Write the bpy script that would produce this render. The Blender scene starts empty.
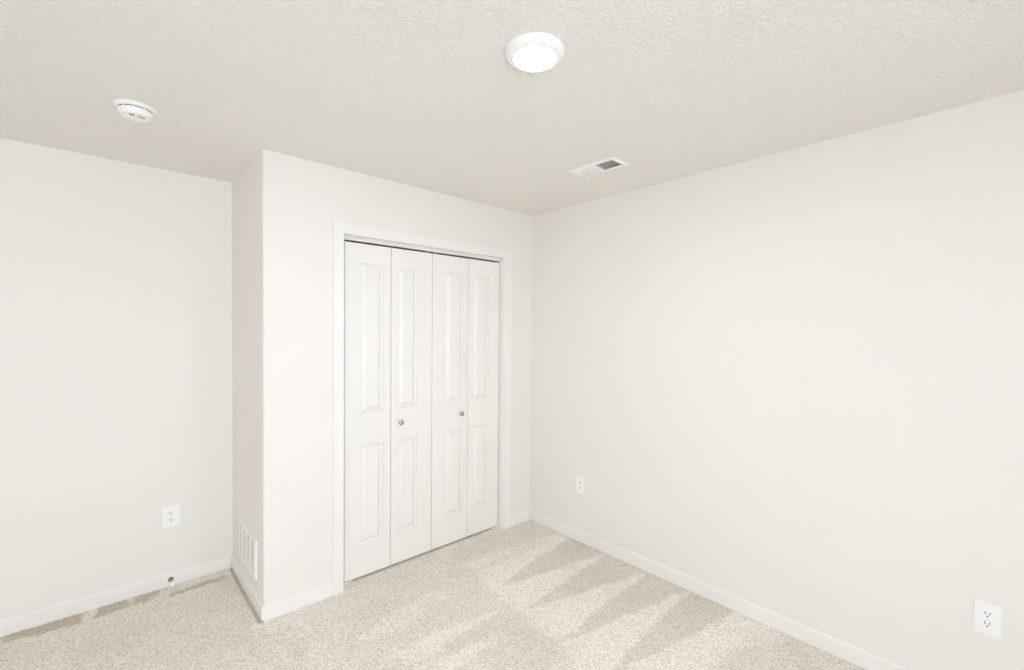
import bpy, bmesh, math, random
import numpy as np
from mathutils import Vector, Matrix

random.seed(4)
SC = bpy.context.scene
COL = SC.collection
PI = math.pi

# ------------------------------------------------------------------ dimensions (metres)
H = 2.44                     # ceiling height
XR, XW = 2.5724, -2.60       # right wall, far left wall
YC, YL, YB = 2.5883, 3.3229, -1.70   # closet front, left (recess) wall, wall behind
XS = 0.6242                  # side of the closet bump-out
BT, BH = 0.012, 0.0747       # baseboard
T = 0.11                     # wall thickness
CF = YC - 0.015              # casing front
DY = YC + 0.050              # door front
OPL, OPR, OPT = 1.0464, 2.2800, 2.0708   # closet opening inside the jambs

# ------------------------------------------------------------------ camera
cam = bpy.data.objects.new('camera', bpy.data.cameras.new('camera'))
COL.objects.link(cam)
f_, cx_, cy_, yaw, pitch, roll = 452.2804, 512.0, 338.1676, 0.7400, -0.0174, 0.0076
F = Vector((math.sin(yaw) * math.cos(pitch), math.cos(yaw) * math.cos(pitch), math.sin(pitch)))
R0 = Vector((math.cos(yaw), -math.sin(yaw), 0)); U0 = R0.cross(F)
R1 = R0 * math.cos(roll) + U0 * math.sin(roll); U1 = -R0 * math.sin(roll) + U0 * math.cos(roll)
M4 = Matrix((R1, U1, -F)).transposed().to_4x4(); M4.translation = Vector((0, 0, 1.5217))
cam.matrix_world = M4
cam.data.sensor_fit = 'HORIZONTAL'; cam.data.sensor_width = 36.0
cam.data.lens = f_ / 1024 * 36.0
cam.data.shift_x = (512 - cx_) / 1024
cam.data.shift_y = (cy_ - 335) / 1024
cam.data.clip_start = 0.02
SC.camera = cam

# ------------------------------------------------------------------ world, daylight, exposure
SC.view_settings.view_transform = 'Standard'
SC.view_settings.look = 'None'
SC.view_settings.gamma = 1.0
SC.view_settings.use_curve_mapping = False
SC.view_settings.exposure = 0.0
SC.cycles.max_bounces = 16
SC.cycles.diffuse_bounces = 12
SC.cycles.use_denoising = True
SC.cycles.sample_clamp_indirect = 0.0

world = bpy.data.worlds.new('overcast_sky'); SC.world = world
world.use_nodes = True
bg = world.node_tree.nodes['Background']
SKY_COL, SKY_STR = (0.903, 0.995, 1.165), 8.65
bg.inputs[0].default_value = (*SKY_COL, 1); bg.inputs[1].default_value = SKY_STR

ADDED_WINDOWS = [(-2.25, -1.75, 0.30, 2.20), (-0.95, 0.45, 0.30, 2.20)]   # unseen openings added for daylight in the wall behind the camera (x0, x1, z0, z1)
for (x0, x1, z0, z1) in ADDED_WINDOWS:
    ld = bpy.data.lights.new('window_daylight', 'AREA'); ld.shape = 'RECTANGLE'
    ld.size = x1 - x0; ld.size_y = z1 - z0
    ld.cycles.is_portal = True  # guides sky light through the added openings
    lo = bpy.data.objects.new('window_daylight', ld); COL.objects.link(lo)
    lo.location = ((x0 + x1) / 2, YB - 0.05, (z0 + z1) / 2)
    lo.rotation_euler = (PI / 2, 0, 0)     # -Z of the lamp looks along +Y into the room
LAMP_STR = 186.0

# ------------------------------------------------------------------ materials
def new_mat(name, color, rough=0.6, metal=0.0, spec=0.5):
    m = bpy.data.materials.new(name); m.use_nodes = True
    b = m.node_tree.nodes['Principled BSDF']
    b.inputs['Base Color'].default_value = (*color, 1)
    b.inputs['Roughness'].default_value = rough
    b.inputs['Metallic'].default_value = metal
    b.inputs['Specular IOR Level'].default_value = spec
    return m

def nodes_of(m):
    nt = m.node_tree
    return nt, nt.nodes, nt.links, nt.nodes['Principled BSDF']

def add_bump(m, scale, strength, dist, detail=3.0, vary=0.0):
    nt, N, L, b = nodes_of(m)
    tc = N.new('ShaderNodeTexCoord')
    n = N.new('ShaderNodeTexNoise'); n.inputs['Scale'].default_value = scale; n.inputs['Detail'].default_value = detail
    L.new(tc.outputs['Object'], n.inputs['Vector'])
    bp = N.new('ShaderNodeBump'); bp.inputs['Strength'].default_value = strength; bp.inputs['Distance'].default_value = dist
    L.new(n.outputs['Fac'], bp.inputs['Height']); L.new(bp.outputs['Normal'], b.inputs['Normal'])
    if vary > 0:
        n2 = N.new('ShaderNodeTexNoise'); n2.inputs['Scale'].default_value = 2.2; n2.inputs['Detail'].default_value = 2
        L.new(tc.outputs['Object'], n2.inputs['Vector'])
        c = b.inputs['Base Color'].default_value[:3]
        r = N.new('ShaderNodeValToRGB')
        r.color_ramp.elements[0].position = 0.3; r.color_ramp.elements[1].position = 0.7
        r.color_ramp.elements[0].color = (*[v * (1 - vary) for v in c], 1); r.color_ramp.elements[1].color = (*[min(1, v * (1 + vary)) for v in c], 1)
        L.new(n2.outputs['Fac'], r.inputs['Fac']); L.new(r.outputs['Color'], b.inputs['Base Color'])
    return m

M = {}
M['wall'] = add_bump(new_mat('wall_paint', (0.81, 0.787, 0.748), 0.75, spec=0.25), 140, 0.10, 0.002, 2.0, 0.006)
M['trim'] = add_bump(new_mat('trim_paint', (0.842, 0.828, 0.798), 0.42, spec=0.4), 60, 0.03, 0.001, 2.0, 0.004)
M['door'] = add_bump(new_mat('door_paint', (0.83, 0.815, 0.782), 0.36, spec=0.4), 220, 0.03, 0.0006, 2.0, 0.004)
M['plastic'] = add_bump(new_mat('white_plastic', (0.88, 0.88, 0.865), 0.35), 300, 0.01, 0.0003, 1.0, 0.003)
M['metal_white'] = add_bump(new_mat('white_enamelled_steel', (0.89, 0.885, 0.87), 0.4), 200, 0.01, 0.0004, 1.0, 0.003)
M['nickel'] = add_bump(new_mat('satin_nickel', (0.48, 0.46, 0.43), 0.24, 1.0), 400, 0.02, 0.0003, 1.0, 0.02)
M['dark_nickel'] = add_bump(new_mat('dark_nickel', (0.28, 0.26, 0.24), 0.25, 1.0), 400, 0.02, 0.0003, 1.0, 0.02)
M['chrome'] = add_bump(new_mat('polished_steel', (0.75, 0.74, 0.72), 0.12, 1.0), 400, 0.01, 0.0002, 1.0, 0.02)
M['rubber'] = add_bump(new_mat('white_rubber', (0.90, 0.895, 0.88), 0.6), 300, 0.02, 0.0003, 1.0, 0.01)
M['dark'] = add_bump(new_mat('dark_slot', (0.02, 0.02, 0.02), 0.7), 200, 0.02, 0.0005, 1.0, 0.05)
M['duct'] = add_bump(new_mat('dark_duct_steel', (0.055, 0.057, 0.06), 0.6), 60, 0.05, 0.001, 1.0, 0.1)
M['grey'] = add_bump(new_mat('grey_plastic', (0.42, 0.42, 0.41), 0.5), 200, 0.02, 0.0005, 1.0, 0.02)
M['track'] = add_bump(new_mat('door_track_enamel', (0.78, 0.775, 0.74), 0.4), 200, 0.02, 0.0005, 1.0, 0.01)

# textured (orange-peel / knockdown) ceiling
def ceiling_material():
    m = new_mat('ceiling_texture_paint', (0.89, 0.868, 0.822), 0.85, spec=0.15)
    nt, N, L, b = nodes_of(m)
    tc = N.new('ShaderNodeTexCoord')
    n = N.new('ShaderNodeTexNoise'); n.inputs['Scale'].default_value = 84; n.inputs['Detail'].default_value = 4; n.inputs['Roughness'].default_value = 0.55
    n.inputs['Distortion'].default_value = 0.6
    L.new(tc.outputs['Object'], n.inputs['Vector'])
    r = N.new('ShaderNodeValToRGB'); r.color_ramp.elements[0].position = 0.42; r.color_ramp.elements[1].position = 0.62
    L.new(n.outputs['Fac'], r.inputs['Fac'])
    bp = N.new('ShaderNodeBump'); bp.inputs['Strength'].default_value = 0.7; bp.inputs['Distance'].default_value = 0.0047
    L.new(r.outputs['Color'], bp.inputs['Height']); L.new(bp.outputs['Normal'], b.inputs['Normal'])
    return m
M['ceiling'] = ceiling_material()

def carpet_material():
    m = new_mat('cut_pile_carpet', (0.6, 0.55, 0.48), 0.95, spec=0.05)
    nt, N, L, b = nodes_of(m)
    b.inputs['Sheen Weight'].default_value = 0.15
    tc = N.new('ShaderNodeTexCoord')
    at = N.new('ShaderNodeAttribute'); at.attribute_name = 'nap'
    mix = N.new('ShaderNodeMix'); mix.data_type = 'RGBA'
    mix.inputs[6].default_value = (0.575, 0.512, 0.420, 1)    # pile brushed towards the room
    mix.inputs[7].default_value = (0.905, 0.855, 0.778, 1)     # pile brushed away
    L.new(at.outputs['Fac'], mix.inputs['Factor'])
    n = N.new('ShaderNodeTexNoise'); n.inputs['Scale'].default_value = 130; n.inputs['Detail'].default_value = 3; n.inputs['Roughness'].default_value = 0.7
    L.new(tc.outputs['Object'], n.inputs['Vector'])
    r = N.new('ShaderNodeValToRGB'); r.color_ramp.elements[0].position = 0.30; r.color_ramp.elements[1].position = 0.60
    r.color_ramp.elements[0].color = (0.58, 0.565, 0.545, 1); r.color_ramp.elements[1].color = (1.12, 1.12, 1.12, 1)
    L.new(n.outputs['Fac'], r.inputs['Fac'])
    mul = N.new('ShaderNodeMix'); mul.data_type = 'RGBA'; mul.blend_type = 'MULTIPLY'; mul.inputs['Factor'].default_value = 1.0
    L.new(mix.outputs[2], mul.inputs[6]); L.new(r.outputs['Color'], mul.inputs[7])
    L.new(mul.outputs[2], b.inputs['Base Color'])
    bp = N.new('ShaderNodeBump'); bp.inputs['Strength'].default_value = 0.5; bp.inputs['Distance'].default_value = 0.006
    L.new(n.outputs['Fac'], bp.inputs['Height']); L.new(bp.outputs['Normal'], b.inputs['Normal'])
    return m
M['carpet'] = carpet_material()

def emitter(name, col, strength):
    m = bpy.data.materials.new(name); m.use_nodes = True
    nt, N, L, b = nodes_of(m)
    b.inputs['Base Color'].default_value = (0.85, 0.85, 0.85, 1); b.inputs['Roughness'].default_value = 0.4
    b.inputs['Emission Color'].default_value = (*col, 1); b.inputs['Emission Strength'].default_value = strength
    return m
M['lamp'] = emitter('lit_diffuser', (0.905, 0.995, 1.135), LAMP_STR)

# ------------------------------------------------------------------ mesh helpers
def box(bm, x0, x1, y0, y1, z0, z1):
    vs = [bm.verts.new((x, y, z)) for x in (x0, x1) for y in (y0, y1) for z in (z0, z1)]
    a = lambda *i: bm.faces.new([vs[k] for k in i])
    a(0, 1, 3, 2); a(4, 6, 7, 5); a(0, 4, 5, 1); a(2, 3, 7, 6); a(0, 2, 6, 4); a(1, 5, 7, 3)
    return vs

def bevel_all(bm, w, seg=2):
    bmesh.ops.bevel(bm, geom=bm.edges[:], offset=w, segments=seg, profile=0.5, affect='EDGES')

def prism(bm, pts, z0, z1, axis='z'):
    """extrude a closed 2D outline along an axis"""
    def P(a, b, c):
        return {'z': (a, b, c), 'y': (a, c, b), 'x': (c, a, b)}[axis]
    lo = [bm.verts.new(P(a, b, z0)) for a, b in pts]; hi = [bm.verts.new(P(a, b, z1)) for a, b in pts]
    n = len(pts)
    bm.faces.new(lo); bm.faces.new(hi)
    for i in range(n):
        bm.faces.new((lo[i], lo[(i + 1) % n], hi[(i + 1) % n], hi[i]))

def lathe(bm, prof, seg=48, axis='z', closed=True):
    rings = []
    for (r, h) in prof:
        if r < 1e-6:
            rings.append([bm.verts.new((0, 0, h))])
        else:
            rings.append([bm.verts.new((r * math.cos(2 * PI * k / seg), r * math.sin(2 * PI * k / seg), h)) for k in range(seg)])
    for A, B in zip(rings, rings[1:]):
        for k in range(seg):
            k2 = (k + 1) % seg
            if len(A) == 1: bm.faces.new((A[0], B[k], B[k2]))
            elif len(B) == 1: bm.faces.new((A[k], A[k2], B[0]))
            else: bm.faces.new((A[k], A[k2], B[k2], B[k]))
    if axis == 'y':      # lathe axis h -> -Y (sticks out of a wall facing -Y)
        for v in bm.verts: v.co = Vector((v.co.x, -v.co.z, v.co.y))

def obj(name, bm, mat, parent=None, smooth=False, loc=None, angle=35):
    bmesh.ops.recalc_face_normals(bm, faces=bm.faces[:])
    me = bpy.data.meshes.new(name); bm.to_mesh(me); bm.free()
    me.materials.append(mat)
    if smooth:
        me.shade_smooth()
        try: me.set_sharp_from_angle(angle=math.radians(angle))
        except Exception: pass
    o = bpy.data.objects.new(name, me); COL.objects.link(o)
    if parent is not None: o.parent = parent
    if loc is not None: o.location = loc
    return o

def tag(o, label, cat=None, group=None, kind=None):
    o['label'] = label
    if cat: o['category'] = cat
    if group: o['group'] = group
    if kind: o['kind'] = kind
    return o

def empty(name, label, cat, loc=(0, 0, 0), rotz=0.0, group=None, kind=None):
    o = bpy.data.objects.new(name, None); COL.objects.link(o)
    o.empty_display_size = 0.05
    o.location = loc; o.rotation_euler = (0, 0, rotz)
    return tag(o, label, cat, group, kind)

def struct(name, bm, mat, label, cat, smooth=False):
    return tag(obj(name, bm, mat, None, smooth), label, cat, None, 'structure')

def slab_hole(bm, rect, hole, emit):
    """four boxes around a rectangular hole; emit(a0,a1,b0,b1) adds one"""
    a0, a1, b0, b1 = rect; c0, c1, d0, d1 = hole
    emit(a0, c0, b0, b1); emit(c1, a1, b0, b1); emit(c0, c1, b0, d0); emit(c0, c1, d1, b1)

# ------------------------------------------------------------------ room shell
VX, VY, VW, VD = 2.078, 1.5715, 0.108, 0.262      # ceiling register opening
bm = bmesh.new()
slab_hole(bm, (XW - T, XR + T, YB - T, YL + T), (VX - VW / 2, VX + VW / 2, VY - VD / 2, VY + VD / 2),
          lambda a, b, c, d: box(bm, a, b, c, d, H, H + 0.12))
struct('ceiling', bm, M['ceiling'], 'beige textured ceiling over the empty room', 'ceiling')

bm = bmesh.new(); box(bm, XR, XR + T, YB - T, YL + T, -0.05, H)
struct('wall_right', bm, M['wall'], 'long blank white wall on the right of the room', 'wall')
bm = bmesh.new(); box(bm, XW - T, XR, YL, YL + T, -0.05, H)
struct('wall_left', bm, M['wall'], 'white wall left of the closet, with one outlet and a door stop', 'wall')
bm = bmesh.new(); box(bm, XW - T, XW, YB - T, YL, -0.05, H)
struct('wall_side', bm, M['wall'], 'plain white wall at the far left of the room', 'wall')

bm = bmesh.new()   # wall behind the camera with two openings added to let daylight in
edges = [XW] + [v for w in ADDED_WINDOWS for v in w[:2]] + [XR]
for k in range(0, len(edges), 2): box(bm, edges[k], edges[k + 1], YB - T, YB, -0.05, H)
for (p, q, z0, z1) in ADDED_WINDOWS:
    box(bm, p, q, YB - T, YB, -0.05, z0); box(bm, p, q, YB - T, YB, z1, H)
struct('wall_rear', bm, M['wall'], 'white wall with two windows facing the closet', 'wall')
for i, (x0, x1, z0, z1) in enumerate(ADDED_WINDOWS):  # frames and sills of the added, unseen daylight openings
    w = empty('window_%d' % (i + 1), ['narrow window in the wall facing the closet', 'wide window in the wall facing the closet'][i], 'window', ((x0 + x1) / 2, YB, z0), kind='structure')
    cw, zz = (x1 - x0) / 2, z1 - z0
    bm = bmesh.new()
    s = 0.04
    box(bm, -cw, -cw + s, -0.10, -0.06, 0, zz); box(bm, cw - s, cw, -0.10, -0.06, 0, zz)
    box(bm, -cw + s, cw - s, -0.10, -0.06, 0, s); box(bm, -cw + s, cw - s, -0.10, -0.06, zz - s, zz)
    box(bm, -0.02, 0.02, -0.10, -0.06, s, zz - s)
    obj('window_frame', bm, M['trim'], w)
    bm = bmesh.new(); box(bm, -cw - 0.03, cw + 0.03, 0.0, 0.03, -0.025, 0.0); obj('window_sill', bm, M['trim'], w)

# closet front wall (bull-nosed corner) with the bifold opening
def arc(cx, cy, r, a0, a1, n=6):
    return [(cx + r * math.cos(a0 + (a1 - a0) * k / n), cy + r * math.sin(a0 + (a1 - a0) * k / n)) for k in range(n + 1)]
rb = 0.012
ROL, ROR, ROT = OPL - 0.018, OPR + 0.018, OPT + 0.018     # rough opening behind the jambs
bm = bmesh.new()
outline = arc(XS + rb, YC + rb, rb, PI, 1.5 * PI) + [(ROL, YC), (ROL, YC + T), (XS + T, YC + T), (XS + T, YL), (XS, YL)]
prism(bm, outline, -0.05, H)
box(bm, ROL, ROR, YC, YC + T, ROT, H)
box(bm, ROR, XR, YC, YC + T, -0.05, H)
struct('wall_closet', bm, M['wall'], 'white closet wall with rounded outside corner around the folding doors', 'wall', smooth=True)

# ------------------------------------------------------------------ carpet
def carpet():
    S = 0.010
    xs = np.arange(XW, XR + S, S); ys = np.arange(YB, YL + S, S)
    xs[-1] = XR; ys[-1] = YL
    nx, ny = len(xs), len(ys)
    X, Y = np.meshgrid(xs, ys, indexing='ij')
    rng = np.random.default_rng(7)
    def smooth_noise(cell, amp):
        gx, gy = int(nx * S / cell) + 3, int(ny * S / cell) + 3
        g = rng.standard_normal((gx, gy))
        u = (X - XW) / cell; v = (Y - YB) / cell
        i = u.astype(int); j = v.astype(int); fu = u - i; fv = v - j
        fu = fu * fu * (3 - 2 * fu); fv = fv * fv * (3 - 2 * fv)
        return amp * (g[i, j] * (1 - fu) * (1 - fv) + g[i + 1, j] * fu * (1 - fv) + g[i, j + 1] * (1 - fu) * fv + g[i + 1, j + 1] * fu * fv)
    Xn = X + smooth_noise(0.10, 0.012) + smooth_noise(0.03, 0.004)
    Yn = Y + smooth_noise(0.12, 0.006) + smooth_noise(0.03, 0.004)
    def inside(poly):
        r = np.zeros(X.shape, bool); n = len(poly)
        for k in range(n):
            (x1, y1), (x2, y2) = poly[k], poly[(k + 1) % n]
            if y1 == y2: continue
            c = ((y1 > Yn) != (y2 > Yn)) & (Xn < (x2 - x1) * (Yn - y1) / (y2 - y1) + x1)
            r ^= c
        return r.astype(float)
    def blur(a, n):
        for _ in range(n):
            p = np.pad(a, 1, mode='edge')
            a = (p[:-2, 1:-1] + p[2:, 1:-1] + p[1:-1, :-2] + p[1:-1, 2:] + 2 * p[1:-1, 1:-1]) / 6
        return a
    nap = np.full(X.shape, 0.75)
    def lay(poly, val, w=1.0, soft=3):
        nonlocal nap
        if val > 0.13: val = 0.34 + 0.66 * val
        m = blur(inside(poly), soft) * w
        nap = nap * (1 - m) + val * m
    for poly, val, w, soft in MARKS: lay(poly, val, w, soft)
    nap += smooth_noise(0.22, 0.05) + smooth_noise(0.07, 0.035)
    Z = -0.004 + rng.standard_normal(X.shape) * 0.0011 + smooth_noise(0.03, 0.0006)
    Z = np.where((X > XS - 0.022) & (X < XS + 0.03) & (Y > YC), Z - 0.014, Z)
    edge = np.minimum(np.minimum(X - XW, XR - X), np.minimum(Y - YB, YL - Y))
    Z = np.where(edge < 0.03, Z - 0.001, Z)
    co = np.stack([X, Y, Z], -1).reshape(-1, 3).astype(np.float32)
    idx = np.arange(nx * ny).reshape(nx, ny)
    q = np.stack([idx[:-1, :-1], idx[1:, :-1], idx[1:, 1:], idx[:-1, 1:]], -1).reshape(-1, 4).astype(np.int32)
    me = bpy.data.meshes.new('floor')
    me.vertices.add(len(co)); me.vertices.foreach_set('co', co.ravel())
    me.loops.add(q.size); me.loops.foreach_set('vertex_index', q.ravel())
    me.polygons.add(len(q)); me.polygons.foreach_set('loop_start', np.arange(0, q.size, 4, dtype=np.int32))
    me.update(calc_edges=True); me.validate()
    at = me.attributes.new('nap', 'FLOAT', 'POINT'); at.data.foreach_set('value', np.clip(nap, 0, 1).ravel().astype(np.float32))
    me.shade_smooth()
    me.materials.append(M['carpet'])
    o = bpy.data.objects.new('floor', me); COL.objects.link(o)
    tag(o, 'beige cut pile carpet with vacuum stripes', 'carpet', None, 'structure')

# vacuum marks: (outline in metres on the floor, nap value, weight, softness)
MARKS = [
    # light field between the seam and the right wall, then dark wedges with their base at the wall
    ([(1.734, 2.351), (2.519, 2.222), (2.56, 0.211), (1.493, 0.212), (1.638, 1.711)], 0.98, 0.9, 6),
    ([(1.686, 2.404), (1.782, 2.584), (2.595, 2.583), (2.557, 2.275), (2.213, 2.328)], 0.32, 0.9, 5),
    ([(1.689, 2.248), (2.108, 2.286), (2.404, 2.243), (2.117, 2.201)], 0.50, 0.8, 3),
    ([(1.712, 2.006), (2.10, 2.085), (2.62, 2.168), (2.62, 1.825)], 0.18, 0.95, 2),
    ([(1.698, 1.744), (2.10, 1.790), (2.62, 1.835), (2.62, 1.505)], 0.18, 0.95, 2),
    ([(1.649, 1.452), (2.10, 1.490), (2.62, 1.522), (2.62, 1.225)], 0.18, 0.95, 2),
    ([(1.640, 1.160), (2.10, 1.205), (2.62, 1.240), (2.62, 0.950)], 0.20, 0.95, 2),
    ([(1.974, 0.887), (2.214, 0.876), (2.598, 0.662), (2.599, 0.425), (2.118, 0.662)], 0.42, 0.8, 5),
    ([(2.329, 0.683), (2.598, 0.747), (2.599, 0.318), (2.358, 0.318)], 0.40, 0.8, 5),
    # strip left of the seam
    ([(0.73, 2.586), (1.754, 2.584), (1.681, 2.116), (1.207, 2.117), (0.968, 2.245)], 0.58, 0.9, 6),
    ([(0.912, 2.136), (1.239, 2.227), (1.451, 2.241), (1.478, 2.102), (1.183, 2.086), (0.963, 2.072)], 0.95, 0.85, 3),
    ([(0.997, 1.9), (1.176, 1.919), (1.56, 1.87), (1.573, 1.813), (1.221, 1.815), (1.026, 1.808)], 1, 0.9, 3),
    ([(1.221, 1.815), (1.562, 1.823), (1.601, 1.68), (1.417, 1.696), (1.229, 1.761)], 0.36, 0.9, 2),
    ([(1.086, 1.738), (1.257, 1.737), (1.46, 1.673), (1.302, 1.644), (1.164, 1.637)], 1, 0.9, 3),
    ([(1.302, 1.637), (1.473, 1.666), (1.627, 1.649), (1.621, 1.466), (1.606, 1.366), (1.482, 1.362), (1.296, 1.55)], 0.4, 0.9, 2),
    ([(1.427, 1.482), (1.564, 1.517), (1.586, 1.49), (1.451, 1.444)], 0.8, 0.6, 2),
    # seam
    ([(1.749, 2.457), (1.777, 2.457), (1.681, 1.946), (1.614, 1.284), (1.585, 1.284), (1.653, 1.946)], 0.42, 0.5, 2),
    # left bay
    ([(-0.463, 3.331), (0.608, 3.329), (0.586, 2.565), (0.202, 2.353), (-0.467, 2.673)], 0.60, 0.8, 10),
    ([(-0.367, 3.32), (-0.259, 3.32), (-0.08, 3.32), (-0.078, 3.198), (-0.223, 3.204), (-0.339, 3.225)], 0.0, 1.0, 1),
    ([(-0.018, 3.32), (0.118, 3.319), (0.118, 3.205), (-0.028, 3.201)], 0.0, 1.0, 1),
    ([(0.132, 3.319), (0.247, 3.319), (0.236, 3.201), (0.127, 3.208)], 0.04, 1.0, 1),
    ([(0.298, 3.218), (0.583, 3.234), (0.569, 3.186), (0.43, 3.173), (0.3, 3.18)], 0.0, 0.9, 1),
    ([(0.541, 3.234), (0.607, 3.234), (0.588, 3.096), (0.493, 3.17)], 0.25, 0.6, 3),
    ([(0.672, 2.395), (0.733, 2.193), (0.68, 2.171), (0.638, 2.374)], 0.20, 0.55, 2),
    ([(0.576, 2.469), (0.656, 2.432), (0.672, 2.395), (0.591, 2.432)], 0.22, 0.8, 2),
    ([(0.49, 2.565), (0.586, 2.523), (0.604, 2.246), (0.537, 2.246)], 0.40, 0.6, 3),
]
carpet()

# ------------------------------------------------------------------ baseboards
def base_profile(t, h, b=-0.012):
    return [(0, b), (t, b), (t, h - 0.006), (t - 0.0015, h - 0.0025), (t - 0.005, h), (0, h)]
def baseboard(name, label, axis, wall, sgn, a0, a1, b=-0.012):
    bm = bmesh.new()
    pr = base_profile(BT, BH, b)
    if axis == 'x':  # runs along x on a wall at y = wall, sticking out towards sgn*y
        prism(bm, [(wall + sgn * d, z) for d, z in pr], a0, a1, 'x')
    else:
        prism(bm, [(wall + sgn * d, z) for d, z in pr], a0, a1, 'y')
    struct(name, bm, M['trim'], label, 'baseboard')
baseboard('baseboard_left', 'white baseboard under the outlet on the wall left of the closet', 'x', YL, -1, XW + BT, XS - BT)
baseboard('baseboard_side', 'white baseboard in shade under the louvered grille', 'y', XS, -1, YC - BT, YL, 0.007)
baseboard('baseboard_closet', 'short white baseboard between outside corner and closet casing', 'x', YC, -1, XS, OPL - 0.0685)
baseboard('baseboard_corner', 'very short white baseboard between closet casing and right wall', 'x', YC, -1, OPR + 0.0655, XR - BT)
baseboard('baseboard_right', 'long white baseboard along the right wall', 'y', XR, -1, YB, YC)
baseboard('baseboard_rear', 'white baseboard under the rear windows', 'x', YB, 1, XW + BT, XR - BT)
baseboard('baseboard_far', 'white baseboard on the far left wall', 'y', XW, 1, YB + BT, YL)

# ------------------------------------------------------------------ closet door frame
fr = empty('trim_1', 'white casing and jambs framing the folding closet doors', 'door frame', ((OPL + OPR) / 2, YC, 0), kind='structure')
def fobj(name, bm, mat, smooth=False):
    for v in bm.verts: v.co -= Vector(fr.location)
    return obj(name, bm, mat, fr, smooth)
CW = 0.063
CL, CR, CT, HW, RW = OPL - 0.005, OPR + 0.005, OPT, 0.057, 0.060
def casing(pts):
    """mitred board: outline in x, z"""
    bm = bmesh.new(); prism(bm, pts, CF, YC, 'y')
    es = [e for e in bm.edges if all(abs(v.co.y - CF) < 1e-6 for v in e.verts)
          and (abs(e.verts[0].co.x - e.verts[1].co.x) < 1e-6 or abs(e.verts[0].co.z - e.verts[1].co.z) < 1e-6)]
    bmesh.ops.bevel(bm, geom=es, offset=0.0025, segments=2, affect='EDGES')
    fobj('casing', bm, M['trim'])
casing([(CL - CW, -0.012), (CL, -0.012), (CL, CT), (CL - CW, CT + HW)])
casing([(CR, -0.012), (CR + RW, -0.012), (CR + RW, CT + HW), (CR, CT)])
casing([(CL, CT), (CR, CT), (CR + RW, CT + HW), (CL - CW, CT + HW)])
bm = bmesh.new(); box(bm, OPL - 0.018, OPL, YC, YC + T, -0.012, OPT + 0.018); fobj('jamb', bm, M['trim'])
bm = bmesh.new(); box(bm, OPR, OPR + 0.018, YC, YC + T, -0.012, OPT + 0.018); fobj('jamb', bm, M['trim'])
bm = bmesh.new(); box(bm, OPL, OPR, YC, YC + T, OPT, OPT + 0.018); fobj('head_jamb', bm, M['trim'])
bm = bmesh.new()   # steel track: channel open downwards
tz = 2.0492
box(bm, OPL, OPR, DY - 0.001, DY + 0.001, tz, OPT); box(bm, OPL, OPR, DY + 0.001, DY + 0.031, OPT - 0.002, OPT)
fobj('door_track', bm, M['track'])
for (x0, x1, xj) in ((OPL, OPL + 0.075, OPL), (OPR - 0.070, OPR, OPR - 0.002)):   # floor pivot brackets, L shaped
    bm = bmesh.new()
    box(bm, x0, x1, DY + 0.002, DY + 0.030, -0.003, 0.0035)
    box(bm, xj, xj + 0.002, DY + 0.002, DY + 0.030, 0.0035, 0.006)
    fobj('pivot_bracket', bm, M['metal_white'])

# ------------------------------------------------------------------ bifold doors
DZ0, DZ1, DT = 0.0085, 2.0393, 0.034
PZ = [(1.012, 1.919), (0.206, 0.8105)]
def leaf_mesh(x0, x1, p0, p1):
    """moulded leaf: front face at y = DY, two raised panels"""
    bm = bmesh.new()
    box_b = 0.0025
    # rounded slab outline in plan, without the front face
    front = {}
    def V(x, y, z): return bm.verts.new((x, y, z))
    xs = [x0 + box_b, p0, p1, x1 - box_b]
    zs = [DZ0 + box_b, PZ[1][0], PZ[1][1], PZ[0][0], PZ[0][1], DZ1 - box_b]
    g = [[V(x, DY, z) for z in zs] for x in xs]
    for i in range(3):
        for j in range(5):
            if i == 1 and j in (1, 3): continue
            bm.faces.new((g[i][j], g[i + 1][j], g[i + 1][j + 1], g[i][j + 1]))
    # moulding rings (inset, depth)
    rings = [(0.0006, 0.0060), (0.0020, 0.0120), (0.0070, 0.0145), (0.0105, 0.0145), (0.0135, 0.0125), (0.0295, 0.0030), (0.0330, 0.0018), (0.0345, 0.0008)]
    for j in (1, 3):
        prev = [g[1][j], g[2][j], g[2][j + 1], g[1][j + 1]]
        za, zb = zs[j], zs[j + 1]
        for (d, e) in rings:
            cur = [V(p0 + d, DY + e, za + d), V(p1 - d, DY + e, za + d), V(p1 - d, DY + e, zb - d), V(p0 + d, DY + e, zb - d)]
            for k in range(4):
                bm.faces.new((prev[k], prev[(k + 1) % 4], cur[(k + 1) % 4], cur[k]))
            prev = cur
        bm.faces.new(prev)
    # eased edges, sides and back
    rim = [g[i][0] for i in range(4)] + [g[3][j] for j in range(1, 6)] + [g[i][5] for i in (2, 1, 0)] + [g[0][j] for j in (4, 3, 2, 1)]
    def push(v, y, ease):
        x = x0 if abs(v.co.x - xs[0]) < 1e-6 else (x1 if abs(v.co.x - xs[3]) < 1e-6 else v.co.x)
        z = DZ0 if abs(v.co.z - zs[0]) < 1e-6 else (DZ1 if abs(v.co.z - zs[5]) < 1e-6 else v.co.z)
        return V(x, y, z)
    r1 = [push(v, DY + box_b, 0) for v in rim]; r2 = [push(v, DY + DT, 0) for v in rim]
    n = len(rim)
    for A, B in ((rim, r1), (r1, r2)):
        for k in range(n):
            bm.faces.new((A[k], A[(k + 1) % n], B[(k + 1) % n], B[k]))
    bm.faces.new(r2)
    return bm

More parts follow.
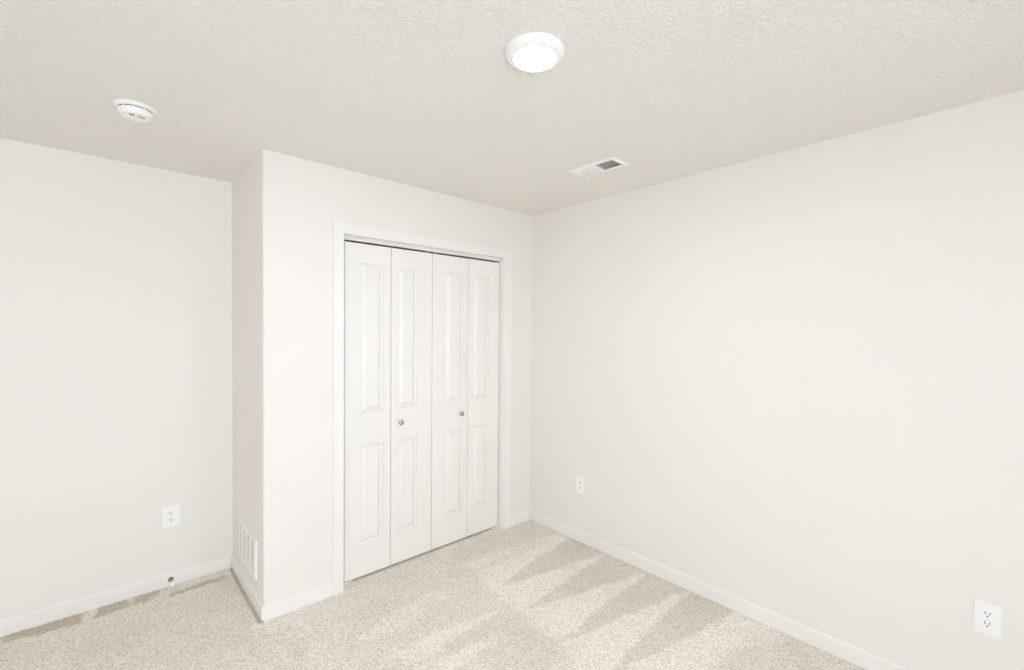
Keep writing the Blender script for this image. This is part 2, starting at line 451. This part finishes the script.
def knob_mesh():
    bm = bmesh.new()
    lathe(bm, [(0.0, 0.0), (0.0075, 0.0), (0.0075, 0.002), (0.0055, 0.004), (0.0052, 0.011), (0.0075, 0.0135), (0.0125, 0.0165),
               (0.0158, 0.0205), (0.0165, 0.0240), (0.0150, 0.0275), (0.0110, 0.0300), (0.0055, 0.0312), (0.0, 0.0315)], 32, 'y')
    return bm

LEAVES = [(1.0705, 1.3677, 1.169, 1.3165), (1.3711, 1.6730, 1.4185, 1.560), (1.6765, 1.9768, 1.785, 1.936), (1.9802, 2.2745, 2.0265, 2.174)]
doors = []
for d, (name, label) in enumerate((('door_1', 'left pair of white folding closet door leaves with nickel knob'),
                                   ('door_2', 'right pair of white folding closet door leaves, nearer the room corner'))):
    x_h = LEAVES[0][0] if d == 0 else LEAVES[3][1]
    o = empty(name, label, 'closet door', (x_h, DY, DZ0), kind='structure')
    for k in (0, 1):
        x0, x1, p0, p1 = LEAVES[2 * d + k]
        bm = leaf_mesh(x0, x1, p0, p1)
        for v in bm.verts: v.co -= Vector(o.location)
        lf = obj('door_leaf', bm, M['door'], o, True, angle=25)
        if (d, k) in ((0, 1), (1, 0)):
            kx = 1.432 if d == 0 else 1.912
            kb = obj('knob', knob_mesh(), M['nickel'], lf, True, (kx - x_h, 0, 0.922 - DZ0)); kb['label'] = 'round satin nickel knob'
            gx = 1.633 if d == 0 else 1.697
            bm = bmesh.new(); lathe(bm, [(0, 0), (0.0045, 0), (0.0045, 0.022), (0.0, 0.022)], 16)
            obj('guide_pin', bm, M['plastic'], lf, True, (gx - x_h, 0.006, DZ1 - DZ0))
        else:
            bm = bmesh.new(); lathe(bm, [(0, 0), (0.004, 0), (0.004, 0.022), (0.0, 0.022)], 16)
            px = (x0 + 0.03) if k == 0 else (x1 - 0.03)
            obj('pivot_pin', bm, M['nickel'], lf, True, (px - x_h, 0.018, DZ1 - DZ0))

# ------------------------------------------------------------------ ceiling light
LX, LY = 1.066, 1.066
lt = empty('ceiling_light', 'round white flush ceiling light, lit, in the middle of the ceiling', 'ceiling light', (LX, LY, H))
bm = bmesh.new()
lathe(bm, [(0.0, 0.0), (0.0975, 0.0), (0.0985, -0.003), (0.0975, -0.006), (0.0940, -0.0085), (0.0925, -0.012), (0.0905, -0.019), (0.0850, -0.0225),
           (0.0780, -0.0250), (0.0715, -0.0252), (0.0690, -0.0240), (0.0690, -0.018), (0.0, -0.018)], 96)
o = obj('trim_ring', bm, M['plastic'], lt, True, angle=40)
bm = bmesh.new()
lathe(bm, [(0.0, -0.0185), (0.0688, -0.0185), (0.0688, -0.0225), (0.062, -0.0236), (0.045, -0.0244), (0.022, -0.0248), (0.0, -0.0249)], 96)
o = obj('diffuser', bm, M['lamp'], lt, True); o['label'] = 'glowing white round diffuser'

# ------------------------------------------------------------------ smoke detector
sd = empty('smoke_detector', 'round white smoke detector on the ceiling near the left wall', 'smoke detector', (0.1185, 2.471, H))
sd.scale = (0.96, 0.96, 0.96)
bm = bmesh.new()
lathe(bm, [(0, 0), (0.0735, 0), (0.0750, -0.002), (0.0745, -0.006), (0.0715, -0.0095), (0.0660, -0.0120), (0.0615, -0.0140), (0.050, -0.0142), (0, -0.0142)], 72)
obj('mounting_base', bm, M['plastic'], sd, True)
bm = bmesh.new()
lathe(bm, [(0, -0.0143), (0.0590, -0.0143), (0.0590, -0.0172), (0, -0.0172)], 72)
o = obj('air_gap', bm, M['dark'], sd, True); o['label'] = 'dark slot around the rim'
for k in range(10):      # ribs crossing the slot
    a = 2 * PI * k / 10 + 0.15
    bm = bmesh.new(); box(bm, 0.052, 0.0612, -0.0022, 0.0022, -0.0176, -0.0138)
    r = obj('rib', bm, M['plastic'], sd); r.rotation_euler = (0, 0, a)
bm = bmesh.new()
lathe(bm, [(0, -0.0171), (0.0590, -0.0171), (0.0603, -0.0185), (0.0601, -0.024), (0.0585, -0.032), (0.0555, -0.0385), (0.0515, -0.0425), (0.0480, -0.0438), (0.0455, -0.0432),
           (0.0440, -0.0415), (0.0, -0.0415)], 72)
body = obj('body', bm, M['plastic'], sd, True)
bm = bmesh.new(); lathe(bm, [(0, -0.040), (0.0125, -0.040), (0.0125, -0.0432), (0.011, -0.0442), (0, -0.0445)], 32)
obj('test_button', bm, M['plastic'], sd, True, (0.004, 0.018, 0))
bm = bmesh.new(); box(bm, -0.0085, 0.0085, -0.0055, 0.0055, -0.0422, -0.0405); bevel_all(bm, 0.0007, 1)
o = obj('sensor_slot', bm, M['dark'], sd, False, (-0.014, -0.018, 0)); o.rotation_euler = (0, 0, 0.15); o['label'] = 'dark oblong slot'
for k in range(5):
    bm = bmesh.new(); box(bm, -0.013, 0.013, -0.0012, 0.0012, -0.0421, -0.0405)
    o = obj('speaker_slit', bm, M['grey'], sd, False, (0.018, -0.022 + 0.0055 * k, 0)); o.rotation_euler = (0, 0, 0.1)

# ------------------------------------------------------------------ ceiling supply register
cv = empty('ceiling_vent', 'white rectangular supply register on the ceiling near the right wall', 'vent', (VX, VY, H))
bm = bmesh.new()
ox, oy, ix, iy = 0.0750, 0.1535, VW / 2, VD / 2
ringp = [((ox, oy), 0.0), ((ox, oy), -0.002), ((ox - 0.004, oy - 0.004), -0.005), ((ix + 0.004, iy + 0.004), -0.0075), ((ix, iy), -0.006), ((ix, iy), 0.030)]
prev = None
for (a, b), z in ringp:
    cur = [bm.verts.new((sx * a, sy * b, z)) for sx, sy in ((-1, -1), (1, -1), (1, 1), (-1, 1))]
    if prev:
        for k in range(4): bm.faces.new((prev[k], prev[(k + 1) % 4], cur[(k + 1) % 4], cur[k]))
    prev = cur
obj('frame', bm, M['metal_white'], cv)
bm = bmesh.new(); box(bm, -ix, ix, -0.004, 0.004, -0.006, 0.022); obj('divider', bm, M['metal_white'], cv)
bm = bmesh.new(); box(bm, -ix, ix, -iy, iy, 0.030, 0.110)
o = obj('duct', bm, M['duct'], cv); o['label'] = 'dark duct box behind the slats'
first = None
for half in (-1, 1):
    for k in range(9):
        y = half * (0.0155 + 0.0138 * k)
        if first is None:
            bm = bmesh.new()
            box(bm, -ix, ix, -0.0006, 0.0006, -0.0085, 0.0085)
            first = obj('slat', bm, M['metal_white'], cv); s = first
        else:
            s = first.copy(); COL.objects.link(s); s.parent = cv
        s.location = (0, y, 0.0045)
        s.rotation_euler = (-half * -0.75, 0, 0)

# ------------------------------------------------------------------ return-air grille on the closet side
GY, GZ, GW, GH = 2.902, 0.266, 0.375, 0.209
gr = empty('return_air_grille', 'white louvered return grille low on the shaded closet side wall', 'vent', (XS, GY, GZ))
bm = bmesh.new()          # stamped face: borders, column bars and thin webs between the punched slots
ncol, nrow = 4, 11
mx, mz, bar = 0.020, 0.020, 0.010
cwid = (GW - 2 * mx - (ncol - 1) * bar) / ncol
ys_ = [-GW / 2 + mx + i * (cwid + bar) for i in range(ncol)]
zp = (GH - 2 * mz) / nrow
def gbox(y0, y1, z0, z1, d0=0.0, d1=0.010): box(bm, -d1, -d0, y0, y1, z0, z1)
gbox(-GW / 2, GW / 2, GH / 2 - mz, GH / 2); gbox(-GW / 2, GW / 2, -GH / 2, -GH / 2 + mz)
gbox(-GW / 2, -GW / 2 + mx, -GH / 2 + mz, GH / 2 - mz); gbox(GW / 2 - mx, GW / 2, -GH / 2 + mz, GH / 2 - mz)
for i in range(ncol - 1): gbox(ys_[i] + cwid, ys_[i] + cwid + bar, -GH / 2 + mz, GH / 2 - mz, 0.005, 0.009)
for k in range(1, nrow): gbox(-GW / 2 + mx, GW / 2 - mx, -GH / 2 + mz + zp * k - 0.0034, -GH / 2 + mz + zp * k + 0.0034, 0.0065, 0.0088)
obj('frame', bm, M['metal_white'], gr)
bm = bmesh.new(); gbox(-GW / 2 + mx, GW / 2 - mx, -GH / 2 + mz, GH / 2 - mz, 0.0, 0.001)  # solid sheet on the wall; its black stands in for duct shade
o = obj('backing', bm, M['dark'], gr); o['label'] = 'dark opening behind the louvers'
first = None
SLOT = 0.030              # open far end of every punched slot
for i in range(ncol):
    for k in range(nrow):
        if first is None:
            bm = bmesh.new(); box(bm, -0.0005, 0.0005, 0, cwid - SLOT, -0.0052, 0.0052)
            first = obj('louver', bm, M['metal_white'], gr); s = first
        else:
            s = first.copy(); COL.objects.link(s); s.parent = gr
        s.location = (-0.0070, ys_[i], -GH / 2 + mz + zp * (k + 0.5))
        s.rotation_euler = (0, 0.45, 0)

# ------------------------------------------------------------------ wall outlets
def outlet_root(label, w=0.0375, h=0.0625):
    r = empty('wall_outlet', label, 'outlet', group='duplex wall outlets')
    t = 0.006
    bm = bmesh.new(); box(bm, -w, w, -t, 0, -h, h)
    bmesh.ops.bevel(bm, geom=[e for e in bm.edges if abs(e.verts[0].co.y - e.verts[1].co.y) > 1e-5], offset=0.004, segments=4, affect='EDGES')
    bmesh.ops.bevel(bm, geom=[e for e in bm.edges if all(abs(v.co.y + t) < 1e-6 for v in e.verts)], offset=0.0025, segments=2, affect='EDGES')
    obj('cover_plate', bm, M['plastic'], r, True)
    for s in (1, -1):
        zc = s * 0.0195
        pts = []
        for k in range(40):
            a = 2 * PI * k / 40
            pts.append((0.0172 * math.cos(a), max(-0.0142, min(0.0142, 0.0172 * math.sin(a))) + zc))
        bm = bmesh.new(); prism(bm, pts, -t - 0.0018, -0.002, 'y')
        rc = obj('receptacle', bm, M['plastic'], r)
        for (x, hh) in ((-0.0064, 0.0046), (0.0064, 0.0038)):
            bm = bmesh.new(); box(bm, x - 0.0013, x + 0.0013, -t - 0.0021, -t, zc + 0.0035 - hh, zc + 0.0035 + hh)
            obj('slot', bm, M['dark'], rc)
        bm = bmesh.new()
        prism(bm, [(0.0030 * math.cos(a), min(0.0018, 0.0030 * math.sin(a)) + zc - 0.0078) for a in [2 * PI * k / 16 for k in range(16)]], -t - 0.0021, -t, 'y')
        obj('ground_hole', bm, M['dark'], rc)
    bm = bmesh.new(); lathe(bm, [(0, 0), (0.0028, 0), (0.0026, 0.0008), (0, 0.0012)], 16, 'y')
    obj('screw', bm, M['metal_white'], r, True, (0, -t, 0))
    return r
def copy_tree(o, parent=None):
    c = o.copy(); COL.objects.link(c); c.parent = parent
    for ch in list(o.children): copy_tree(ch, c)
    return c
o1 = outlet_root('white outlet on the wall left of the closet, above the door stop', 0.0415, 0.0630)
o1.location = (0.308, YL, 0.405)
o2 = outlet_root('white outlet on the right wall, beside the room corner next to the closet')
o2.location = (XR, 2.069, 0.4035); o2.rotation_euler = (0, 0, -PI / 2)
o3 = copy_tree(o2); o3['label'] = 'white outlet on the right wall at the near end, farthest from the closet'
o3.location = (XR, 0.033, 0.4035)

# ------------------------------------------------------------------ door stop on the baseboard
ds = empty('door_stop', 'small metal door stop with white rubber tip on the left baseboard', 'door stop', (0.305, YL - BT, 0.034))
bm = bmesh.new(); lathe(bm, [(0, 0), (0.0140, 0), (0.0145, 0.002), (0.0135, 0.006), (0.0105, 0.011), (0.0075, 0.016), (0.0060, 0.019), (0.0, 0.019)], 32, 'y')
obj('mounting_base', bm, M['dark_nickel'], ds, True)
bm = bmesh.new(); lathe(bm, [(0, 0.018), (0.0042, 0.018), (0.0042, 0.060), (0.0075, 0.062), (0.0075, 0.067), (0.0, 0.067)], 24, 'y')
obj('stem', bm, M['chrome'], ds, True)
bm = bmesh.new(); lathe(bm, [(0, 0.066), (0.0100, 0.066), (0.0112, 0.070), (0.0110, 0.080), (0.0085, 0.087), (0.0045, 0.0895), (0, 0.090)], 24, 'y')
o = obj('rubber_tip', bm, M['rubber'], ds, True); o['label'] = 'white rubber tip'
